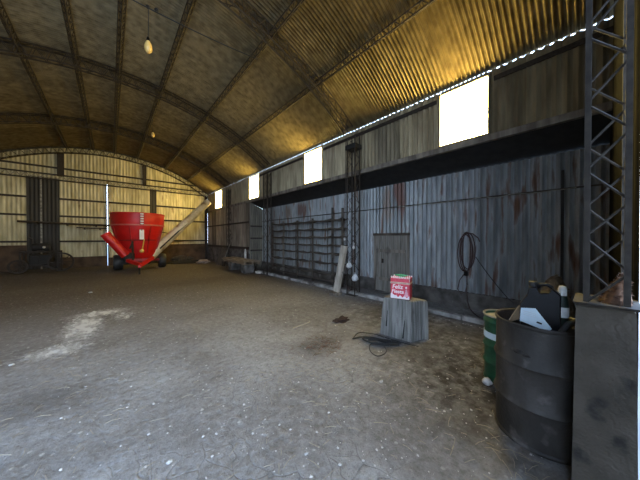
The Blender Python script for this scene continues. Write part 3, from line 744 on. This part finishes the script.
MB().tube([(5.81, 1.85, 1.66), (5.79, 1.70, 1.64), (5.79, 1.60, 1.55), (5.79, 1.57, 1.47)], .012, 6).build('nozzle_end', 'hose', t, smooth=True)
MB().tube([(5.81, 1.81, .8), (5.80, 1.81, .4), (5.78, 1.79, .2), (5.7, 1.72, .06), (5.55, 1.6, .02), (5.3, 1.4, .013)], .011, 6).build('tail', 'hose', t, smooth=True)
MB().bbox((5.76, 1.79, .73), (5.84, 1.86, .83), .01).build('clamp', 'gloss_black', t)
MB().rod((5.885, 1.83, 1.64), (5.74, 1.83, 1.66), .012, 6).build('peg', 'steel', t)
tag(MB().tube(sag((5.85, 1.66, 1.15), (5.83, 1.10, .37), .03) + [V((5.8, 1.0, .3))], .008, 6).build('electric_wire', 'black', loc=(5.83, 1.3, .3)), 'thin black cord slanting down the wall right of the hose coil', 'cord')
tag(MB().tube([(5.85, y, 2.36 + .035 * abs(math.sin(y * 5.0)) + .012 * math.sin(y * 13)) for y in [.2 + .09 * k for k in range(38)]], .007, 5).build('wall_wire', 'cream', loc=(5.85, 2, 2.36)), 'pale wavy wire looped along the rail high on the side bay wall', 'wire')

# ------------------------------------------------------------------ stump and gift box
t = thing('chopping_stump', 'big grey weathered split stump carrying the red gift box', 'stump', (3.6, 2.03, 0))
SF = [V((3.29, 2.29, 0)), V((3.345, 1.79, 0)), V((3.60, 1.72, 0)), V((3.62, 2.27, 0))]   # foot corners: aisle left, aisle right, back
def edge_ring(c, k, dz, seed, n=7):
    m = sum(c, V((0, 0, 0))) / len(c); out = []
    for i in range(len(c)):
        p, q = c[i], c[(i + 1) % len(c)]
        for t_ in range(n):
            f = t_ / n; pt = p.lerp(q, f) + (p - m).normalized() * (-.012 if t_ == 0 else 0)
            pt = m + (pt - m) * k; w_ = noise.noise(V((pt.x * 9 + seed, pt.y * 9, 0))) * .016
            pt = pt + (pt - m).normalized() * w_; out.append((pt.x, pt.y, dz + (.014 * noise.noise(V((pt.x * 8, pt.y * 8, 3))) if dz > .5 else 0)))
    return list(reversed(out))
def stump_part(c, lean, top, seed):
    rs = []
    for z, k in ((0, 1.02), (.12, 1.0), (.35, .97), (top - .04, .93), (top - .01, .91), (top, .87)):
        rs.append([(x + lean[0] * z, y + lean[1] * z, zz) for x, y, zz in edge_ring(c, k, z, seed)])
    return MB().rings(list(rs))
stump_part(SF, (.03, -.03), .6, 1).build('main_trunk', 'stump', t)
stump_part([V((3.622, 1.70, 0)), V((3.645, 1.655, 0)), V((3.735, 1.70, 0)), V((3.75, 2.2, 0)), V((3.645, 2.2, 0))], (.0, .0), .575, 4).build('split_slab', 'stump', t)
ck = MB()
for (p, q) in (((3.30, 2.17, .15), (3.315, 2.16, .40)), ((3.332, 1.90, .03), (3.345, 1.88, .3))): ck.rod(p, q, .012, 5, .004)
ck.build('crack', 'near_black', t)

ph = math.radians(-72)
t = thing('gift_box', 'red printed gift box with white script and a green ribbon top on the stump', 'box', (3.455, 2.0, .606), ph)
w, dp, h = .145, .10, .33
MB().bbox((-w, -dp, 0), (w, dp, h), .012).build('carton', 'tin_red', t, local=True)
sd = MB().box((w, -dp + .012, .01), (w + .002, dp - .012, h - .01)); sd.build('side_panel', 'tin_side', t, local=True)
MB().box((-w - .001, -dp - .002, .235), (w + .003, -dp, .262)).box((w + .002, -dp - .002, .235), (w + .004, dp, .262)).build('cream_band', 'tin_cream', t, local=True)
st = MB()
for k in range(14): st.box((-w + .012 + k * .0195, -dp - .004, .243), (-w + .022 + k * .0195, -dp - .002, .254))
st.build('band_dashes', 'tin_side', t, local=True)
sn = MB()
poly = [(-w + .005, .008)] + [(-w + .005 + .28 * k / 16, .045 + .018 * math.sin(k * 1.7) + (.03 if k < 4 else 0)) for k in range(17)] + [(w - .005, .008)]
sn.rings([[(x, -dp - .003, z) for x, z in poly], [(x, -dp - .0005, z) for x, z in poly]])
sn.build('snow_print', 'tin_white', t, local=True)
tr = MB()
poly = [(.055, .05), (.135, .05), (.112, .095), (.122, .095), (.104, .135), (.11, .135), (.094, .18), (.08, .135), (.086, .135), (.068, .095), (.078, .095)]
tr.rings([[(x, -dp - .004, z) for x, z in poly], [(x, -dp - .001, z) for x, z in poly]])
tr.build('tree_print', 'tin_pink', t, local=True)
tr = MB(); tr.lathe([(.001, 0), (.014, 0), (.014, .003), (.001, .003)], (.094, -dp - .004, .185), 10, axis='Y'); tr.build('star_print', 'tin_white', t, local=True)
tp = MB()
for k in range(12):
    x = -w + .02 + k * .0235
    tp.rings([[(x - .010, -dp + .004, h - .06), (x + .010, -dp + .004, h - .06), (x + .010, -dp + .008, h - .06), (x - .010, -dp + .008, h - .06)],
              [(x - .006, -dp, h + .014), (x + .006, -dp, h + .014), (x + .006, -dp + .004, h + .014), (x - .006, -dp + .004, h + .014)]])
for k in range(10):
    x = -w + .014 + k * .03
    tp.ico((x, -dp + .012, h + .008), .0125, 1); tp.ico((x, dp - .012, h + .008), .0125, 1)
tp.build('scalloped_edge', 'tin_white', t, local=True)
bw = MB()
for k in range(7):
    a = -1.2 + k * .4
    bw.tube([(.0, 0, h), (.05 * math.sin(a), -.03, h + .03 + .012 * math.cos(a)), (.095 * math.sin(a), -.02, h + .02 + .02 * math.cos(a)), (.05 * math.sin(a), .02, h + .012), (0, .01, h)], .009, 5)
bw.box((-.012, -dp - .0, h - .002), (.012, dp, h + .004)).build('ribbon_bow', 'tin_green', t, local=True)
def text_mesh(body, size, mat, parent, loc, rot, name='lettering', shear=.15, offset=.0015, ext=.0015):
    cu = bpy.data.curves.new('txt', 'FONT'); cu.body = body; cu.size = size; cu.shear = shear; cu.offset = offset; cu.extrude = ext
    cu.align_x = 'CENTER'; cu.align_y = 'CENTER'
    ob = bpy.data.objects.new('txt', cu); COL.objects.link(ob)
    dg = bpy.context.evaluated_depsgraph_get()
    me = bpy.data.meshes.new_from_object(ob.evaluated_get(dg)); bpy.data.objects.remove(ob)
    me.transform(Matrix.Translation(V(loc)) @ rot.to_4x4())
    me.materials.clear(); me.materials.append(M[mat])
    o = bpy.data.objects.new(name, me); COL.objects.link(o); o.parent = parent; o['_o'] = parent['_o']
    return o
RX = Matrix.Rotation(PI / 2, 3, 'X')
text_mesh('Feliz', .088, 'tin_white', t, (-.038, -dp - .003, .188), RX)
text_mesh('Fiesta', .08, 'tin_white', t, (-.036, -dp - .003, .115), RX)

# black cable heaped in front of the stump
t = thing('cable_tangle', 'tangle of black electric cable on the dirt floor in front of the stump', 'cable', (2.95, 2.05, 0))
def flat(pts, r=.009, z=.012):
    P = [V((x, y, z + .008 * math.sin(i * 1.7))) for i, (x, y) in enumerate(pts)]; out = []
    for i in range(len(P) - 1):
        p0, p1, p2, p3 = P[max(i - 1, 0)], P[i], P[i + 1], P[min(i + 2, len(P) - 1)]
        for k in range(5):
            u = k / 5; out.append(.5 * ((2 * p1) + (p2 - p0) * u + (2 * p0 - 5 * p1 + 4 * p2 - p3) * u * u + (3 * p1 - p0 - 3 * p2 + p3) * u ** 3))
    out.append(P[-1]); return out
MB().tube(flat([(2.78, 2.42), (2.92, 2.36), (3.05, 2.25), (3.12, 2.08), (3.16, 1.93), (3.1, 1.88), (2.98, 1.96), (2.9, 2.1), (2.86, 2.25), (2.92, 2.33), (3.02, 2.2), (3.04, 2.02), (3.12, 1.9), (3.2, 1.86), (3.22, 1.92), (3.1, 2.08), (3.02, 2.22)]), .012, 6).build('loose_loops', 'black', t, smooth=True)
MB().tube(flat([(2.88, 2.12), (2.78, 2.1), (2.66, 2.0), (2.62, 1.87), (2.7, 1.82), (2.82, 1.85), (2.92, 1.95)]), .007, 6).tube(flat([(2.78, 2.42), (3.0, 2.5), (3.12, 2.44), (3.2, 2.3), (3.19, 2.12), (3.2, 1.98), (3.27, 1.72), (3.3, 1.64)], z=.01), .007, 6).build('loose_end', 'black', t, smooth=True)
MB().tube(flat([(2.9, 2.22), (3.0, 2.1), (3.05, 1.96), (3.14, 1.88)], z=.03), .019, 6).tube(flat([(2.84, 2.12), (2.92, 2.0), (3.02, 1.9), (3.12, 1.84)], z=.026), .017, 6).build('bundled_part', 'black', t, smooth=True)
b = MB(); b.ico((3.25, 3.11, .02), .13, 3, (1.3, .8, .28), .8, 4)
tag(b.build('oily_rag', 'rag', loc=(3.25, 3.11, 0)), 'dark brown rag lying flat on the dirt floor left of the stump', 'rag')

# ------------------------------------------------------------------ drums at the doorway
def drum_prof(r, h, ribs, lip=.012, th=.006, inner=None):
    p = [(.001, 0), (r - .02, 0), (r + lip * .3, .004), (r + lip * .3, .02), (r - .006, .03)]
    for z in ribs: p += [(r - .004, z - .03), (r + .004, z - .018), (r + .011, z), (r + .004, z + .018), (r - .004, z + .03)]
    p += [(r - .006, h - .03), (r + lip * .4, h - .02), (r + lip * .5, h - .006), (r + lip * .1, h), (r - .012, h - .006), (r - .014, h - .03)]
    if inner: p += [(r - .014, inner), (.001, inner)]
    return p
dx, dy = 2.564, .2815
t = thing('oil_drum', 'big black sooty open-top drum full of rubbish beside the concrete pedestal', 'drum', (dx, dy, 0))
MB().lathe(drum_prof(.283, .91, (.30, .60), inner=.12), (dx, dy, 0), 64).build('barrel', 'drum', t, smooth=True)
f = MB(); f.ico((dx, dy, .70), .255, 4, (1, 1, .4), .35, 9)
tag(f.build('rubbish', 'rubbish', loc=(dx, dy, .6)), 'dark mixed rubbish filling the black drum', 'rubbish', kind='stuff')
# black jug with pale label
ph = math.radians(-84)
t = thing('oil_jug', 'black plastic oil jug with a pale blue-white label leaning in the black drum', 'jug', (dx - .008, dy - .012, .83), ph)
body = [(-.13, 0), (.105, 0), (.105, .29), (.06, .335), (.045, .30), (-.01, .29), (-.03, .335), (-.075, .335), (-.085, .27), (-.13, .19)]
def jug(poly, y0, y1, ins=.02):
    m = MB(); cxp = sum(p[0] for p in poly) / len(poly); czp = sum(p[1] for p in poly) / len(poly)
    def sc(k): return [(cxp + (x - cxp) * k, czp + (z - czp) * k) for x, z in poly]
    m.rings([[(x, y0, z) for x, z in sc(1 - ins * 3)], [(x, y0 + .014, z) for x, z in poly], [(x, y1 - .014, z) for x, z in poly], [(x, y1, z) for x, z in sc(1 - ins * 3)]])
    return m
jug(body, -.062, .062).build('jug_body', 'gloss_black', t, local=True)
MB().lathe([(.001, .335), (.026, .335), (.028, .372), (.001, .375)], (-.052, 0, 0), 16).build('cap', 'black', t, local=True)
MB().tube([(-.03, 0, .325), (-.01, 0, .352), (.03, 0, .356), (.06, 0, .335)], .013, 8).build('handle', 'gloss_black', t, local=True)
lab = [(-.128, .055), (.035, .008), (.058, .035), (.02, .09), (-.035, .172), (-.122, .16)]
MB().rings([[(x, -.0645, z) for x, z in lab], [(x, -.060, z) for x, z in lab]]).build('label_sticker', 'paleblue', t, local=True)
MB().rings([[(x, -.066, z) for x, z in ((-.03, .062), (.0, .054), (.003, .066), (-.026, .074))], [(x, -.064, z) for x, z in ((-.03, .062), (.0, .054), (.003, .066), (-.026, .074))]]).build('label_mark', 'gloss_black', t, local=True)
for k in range(3):
    MB().rings([[(x, -.0655, z) for x, z in ((-.11, .11 + k * .014), (-.03, .098 + k * .014), (-.03, .101 + k * .014), (-.11, .113 + k * .014))], [(x, -.064, z) for x, z in ((-.11, .11 + k * .014), (-.03, .098 + k * .014), (-.03, .101 + k * .014), (-.11, .113 + k * .014))]]).build('label_line', 'bag', t, local=True)
# cardboard flap, bottle, hose loop, stick
cdx, cdy, cdz = .05, -.045, .035
t0 = MB(); t0.rings([[(x_ + cdx + .02, y_ + cdy, z_ + cdz) for x_, y_, z_ in q_] for q_ in [[(2.47, .52, .80), (2.60, .44, .83), (2.60, .445, .836), (2.47, .525, .806)], [(2.52, .46, .94), (2.64, .39, .955), (2.645, .395, .958), (2.525, .465, .944)]]])
tag(t0.build('cardboard_flap', 'card', loc=(2.55, .45, .8)), 'piece of brown cardboard sticking out of the black drum left of the jug', 'cardboard')
t = thing('white_capped_bottle', 'dark green bottle with a white cap standing in the black drum by the column', 'bottle', (2.725, .165, .82))
MB().lathe([(.001, 0), (.036, 0), (.038, .01), (.038, .20), (.03, .25), (.018, .29), (.001, .29)], (2.725, .165, .82), 18).build('bottle_body', 'green_black', t, smooth=True)
MB().lathe([(.001, .27), (.027, .27), (.027, .32), (.02, .345), (.001, .35)], (2.725, .165, .82), 18).build('cap', 'white', t, smooth=True)
MB().lathe([(.0385, .10), (.0395, .10), (.0395, .18), (.0385, .18)], (2.725, .165, .82), 18).build('label_band', 'white', t, smooth=True)
tag(MB().tube([(2.44, .17, .80), (2.43, .15, .88), (2.46, .12, .935), (2.50, .09, .95), (2.53, .07, .92), (2.55, .06, .84)], .018, 8).build('hose_loop', 'black', loc=(2.48, .12, .8), smooth=True), 'loop of thick black hose rising from the black drum next to the pedestal', 'hose')
tag(MB().bar((2.66, .10, .86), (2.50, .02, .96), .018, .012).build('pale_stick', 'timber_pale', loc=(2.53, .13, .86)), 'pale stick lying across the rim of the black drum', 'stick')
# green drum
gx, gy = 3.24, .645
t = thing('green_drum', 'small green drum with a cream rim half hidden behind the black drum', 'drum', (gx, gy, 0))
MB().lathe(drum_prof(.18, .71, (.2, .38, .64), inner=.66), (gx, gy, 0), 48).build('barrel', 'green', t, smooth=True)
MB().lathe([(.177, .698), (.191, .70), (.192, .715), (.181, .72), (.171, .715), (.171, .685), (.001, .68)], (gx, gy, 0), 48).build('rim', 'cream', t, smooth=True)
MB().lathe([(.177, .46), (.1835, .46), (.1835, .525), (.177, .525)], (gx, gy, 0), 48).build('label_band', 'paleblue', t, smooth=True)
b = MB(); b.ico((3.0, .74, .03), .045, 2, (1, 1, .8), .4, 1)
tag(b.build('white_stone', 'pebble', loc=(3.03, .72, 0)), 'pale stone at the foot of the green drum', 'stone', 'pale stones on the floor')

# heaps in the front right corner and on the pedestal
def heap(cx, cy, z0, rx, ry, h, mat, name, label, n=36, flakes=0, fl=.03, clip=None, peak=(0, 0)):
    m = MB(); rs = []
    K = 12
    for i in range(K + 1):
        f = i / K; ring = []
        for k in range(n):
            a = 2 * PI * k / n; wob = 1 + .15 * noise.noise(V((math.cos(a) * 2, math.sin(a) * 2, cx)))
            x = cx + peak[0] * (1 - f) + rx * f * math.cos(a) * wob; y = cy + peak[1] * (1 - f) + ry * f * math.sin(a) * wob
            if clip: x = min(max(x, clip[0]), clip[1]); y = min(max(y, clip[2]), clip[3])
            z = z0 + h * (math.cos(f * PI) * .5 + .5) * (1 + .3 * noise.noise(V((x * 5, y * 5, 2)))) + .02 * h * noise.noise(V((x * 25, y * 25, 0)))
            ring.append((x, y, z if i < K else z0))
        rs.append(list(reversed(ring)))
    m.rings(list(reversed(rs)), caps=True)
    for k in range(flakes):
        f = random.random() ** .6; a = random.uniform(0, 2 * PI)
        x = cx + peak[0] * (1 - f) + rx * f * math.cos(a); y = cy + peak[1] * (1 - f) + ry * f * math.sin(a)
        if clip: x = min(max(x, clip[0] + .01), clip[1] - .01); y = min(max(y, clip[2] + .01), clip[3] - .01)
        z = z0 + h * (math.cos(f * PI) * .5 + .5) * (1 + .3 * noise.noise(V((x * 5, y * 5, 2)))) + .004
        u = V((random.uniform(-1, 1), random.uniform(-1, 1), random.uniform(-.4, .5))).normalized() * fl * random.uniform(.5, 1.2)
        w_ = u.cross(V((random.uniform(-.4, .4), random.uniform(-.4, .4), 1))).normalized() * fl * random.uniform(.15, .4)
        p = V((x, y, z)); m.add([p - u, p + w_, p + u, p - w_ + V((0, 0, .004))], [(0, 1, 2, 3)])
    return tag(m.build(name, mat, loc=(cx, cy, z0)), label, name.replace('_', ' '), kind='stuff')
heap(2.13, -.07, 1.18, .125, .075, .17, 'leaves', 'leaf_heap', 'reddish brown heap of dry leaf litter on top of the concrete pedestal', flakes=260, fl=.02, clip=(2.0, 2.265, -.14, .065), peak=(.0, -.045))
heap(5.05, .38, 0, .75, .46, .95, 'heap', 'chaff_heap', 'tan heap of chaff in the dark corner behind the black drum', flakes=300, fl=.05, clip=(4.3, 5.82, -.12, .9))

# ------------------------------------------------------------------ litter on the floor
def litter(n, fn, mk, name, mat, label):
    m = MB()
    for k in range(n): mk(m, *fn(k))
    return tag(m.build(name, mat), label, name.replace('_', ' '), kind='stuff')
def mk_pebble(m, x, y, r):
    vs = []; n = 6; a0 = random.random() * 6
    top = (x, y, r * .7)
    ring = [(x + r * random.uniform(.6, 1.1) * math.cos(a0 + 2 * PI * i / n), y + r * random.uniform(.6, 1.1) * math.sin(a0 + 2 * PI * i / n), 0) for i in range(n)]
    ring2 = [(x + (p[0] - x) * .8, y + (p[1] - y) * .8, r * random.uniform(.35, .6)) for p in ring]
    m.add(ring + ring2 + [top], [(i, (i + 1) % n, n + (i + 1) % n, n + i) for i in range(n)] + [(n + i, n + (i + 1) % n, 2 * n) for i in range(n)])
def spread(k):
    d = 1.2 + 7.5 * random.random() ** 1.7; a = random.uniform(-.12, 1.52)
    x, y = d * math.sin(a), d * math.cos(a)
    return min(x, 4.8), max(y, -.05), random.choice((.003, .004, .005, .007, .011)) * random.uniform(.7, 1.3)
litter(1300, spread, mk_pebble, 'pebbles', 'pebble', 'pale pebbles and crumbs scattered over the dirt floor')
def mk_straw(m, x, y, l):
    a = random.uniform(0, PI); dx_, dy_ = math.cos(a) * l / 2, math.sin(a) * l / 2
    m.tube([(x - dx_, y - dy_, .006), (x + random.uniform(-.1, .1) * l, y + random.uniform(-.1, .1) * l, .006 + random.uniform(0, .1) * l), (x + dx_, y + dy_, .006)], .0022, 3)
def sp_straw(k):
    c = ((2.0, 1.75, .45, .3), (1.45, 2.2, .35, .3), (1.95, .35, .25, .2), (.9, 1.6, .8, .7), (-.1, 2.0, .6, .8), (2.6, 1.1, .7, .6), (-.3, 3.4, .4, .6))[k % 7]
    return random.gauss(c[0], c[2]), max(.02, random.gauss(c[1], c[3])), random.uniform(.03, .13)
litter(420, sp_straw, mk_straw, 'straw', 'straw', 'loose dry straw scattered over the dirt floor near the doorway')
def sp_dark(k): return random.gauss(2.31, .18), random.gauss(2.6, .16), random.uniform(.03, .10)
litter(130, sp_dark, mk_straw, 'dark_stalks', 'leaves', 'patch of dark brown stalks on the floor between the stump and the doorway')

M['pebble_white'] = plain('white_chip', (.50, .49, .47), .9)
for (x, y, r, lab) in ((-.42, 9.36, .05, 'white stone chip lying alone beyond the white lime spill'),
                       (-.91, 4.66, .03, 'white stone chip at the left edge of the floor before the lime spill'),
                       (.30, 1.92, .022, 'white chip in the middle of the near floor left of centre'),
                       (1.05, 1.35, .018, 'pinkish white chip nearest the doorway on the cracked floor'),
                       (2.19, 1.50, .028, 'white stone chip on the floor midway between the stump and the doorway')):
    r *= .75; b = MB(); b.ico((x, y, r * .4), r, 2, (1.2, .8, .55), .5, x)
    tag(b.build('white_stone', 'pebble_white', loc=(x, y, 0)), lab, 'stone', 'pale stones on the floor')
pole((2.75, 3.42, .012), (2.35, 3.38, .012), .011, 'pale_twig', 'straw', 'pale straight twig lying on the floor left of the dark rag', 'twig')

# ------------------------------------------------------------------ light and camera
wd = bpy.data.worlds.new('daylight'); S.world = wd; wd.use_nodes = True
nt = wd.node_tree; bg = nt.nodes['Background']
tc = nt.nodes.new('ShaderNodeTexCoord'); sp = nt.nodes.new('ShaderNodeSeparateXYZ'); nt.links.new(tc.outputs['Generated'], sp.inputs[0])
cr = nt.nodes.new('ShaderNodeValToRGB'); nt.links.new(sp.outputs['Z'], cr.inputs[0])
cr.color_ramp.elements[0].color = (.72, .85, 1.0, 1); cr.color_ramp.elements[1].color = (.42, .63, 1.0, 1); cr.color_ramp.elements[1].position = .7
nt.links.new(cr.outputs[0], bg.inputs['Color']); bg.inputs['Strength'].default_value = 9.6

cam = bpy.data.cameras.new('camera'); co = bpy.data.objects.new('camera', cam); COL.objects.link(co)
cam.sensor_width = 36; cam.lens = 13.5; cam.clip_start = .02; cam.clip_end = 200
yaw = math.atan(210 / 240)
co.location = (0, 0, 1.55); co.rotation_euler = (math.radians(90 - .48), 0, -yaw)
S.camera = co
S.view_settings.view_transform = 'Standard'; S.view_settings.look = 'None'; S.view_settings.gamma = 1.0; S.view_settings.use_curve_mapping = False
S.view_settings.exposure = 0.0
S.cycles.use_denoising = True
try: S.cycles.denoiser = 'OPENIMAGEDENOISE'
except Exception: pass
S.cycles.max_bounces = 10; S.cycles.diffuse_bounces = 6; S.cycles.sample_clamp_indirect = 8.0
for o in list(bpy.data.objects):
    if '_o' in o: del o['_o']
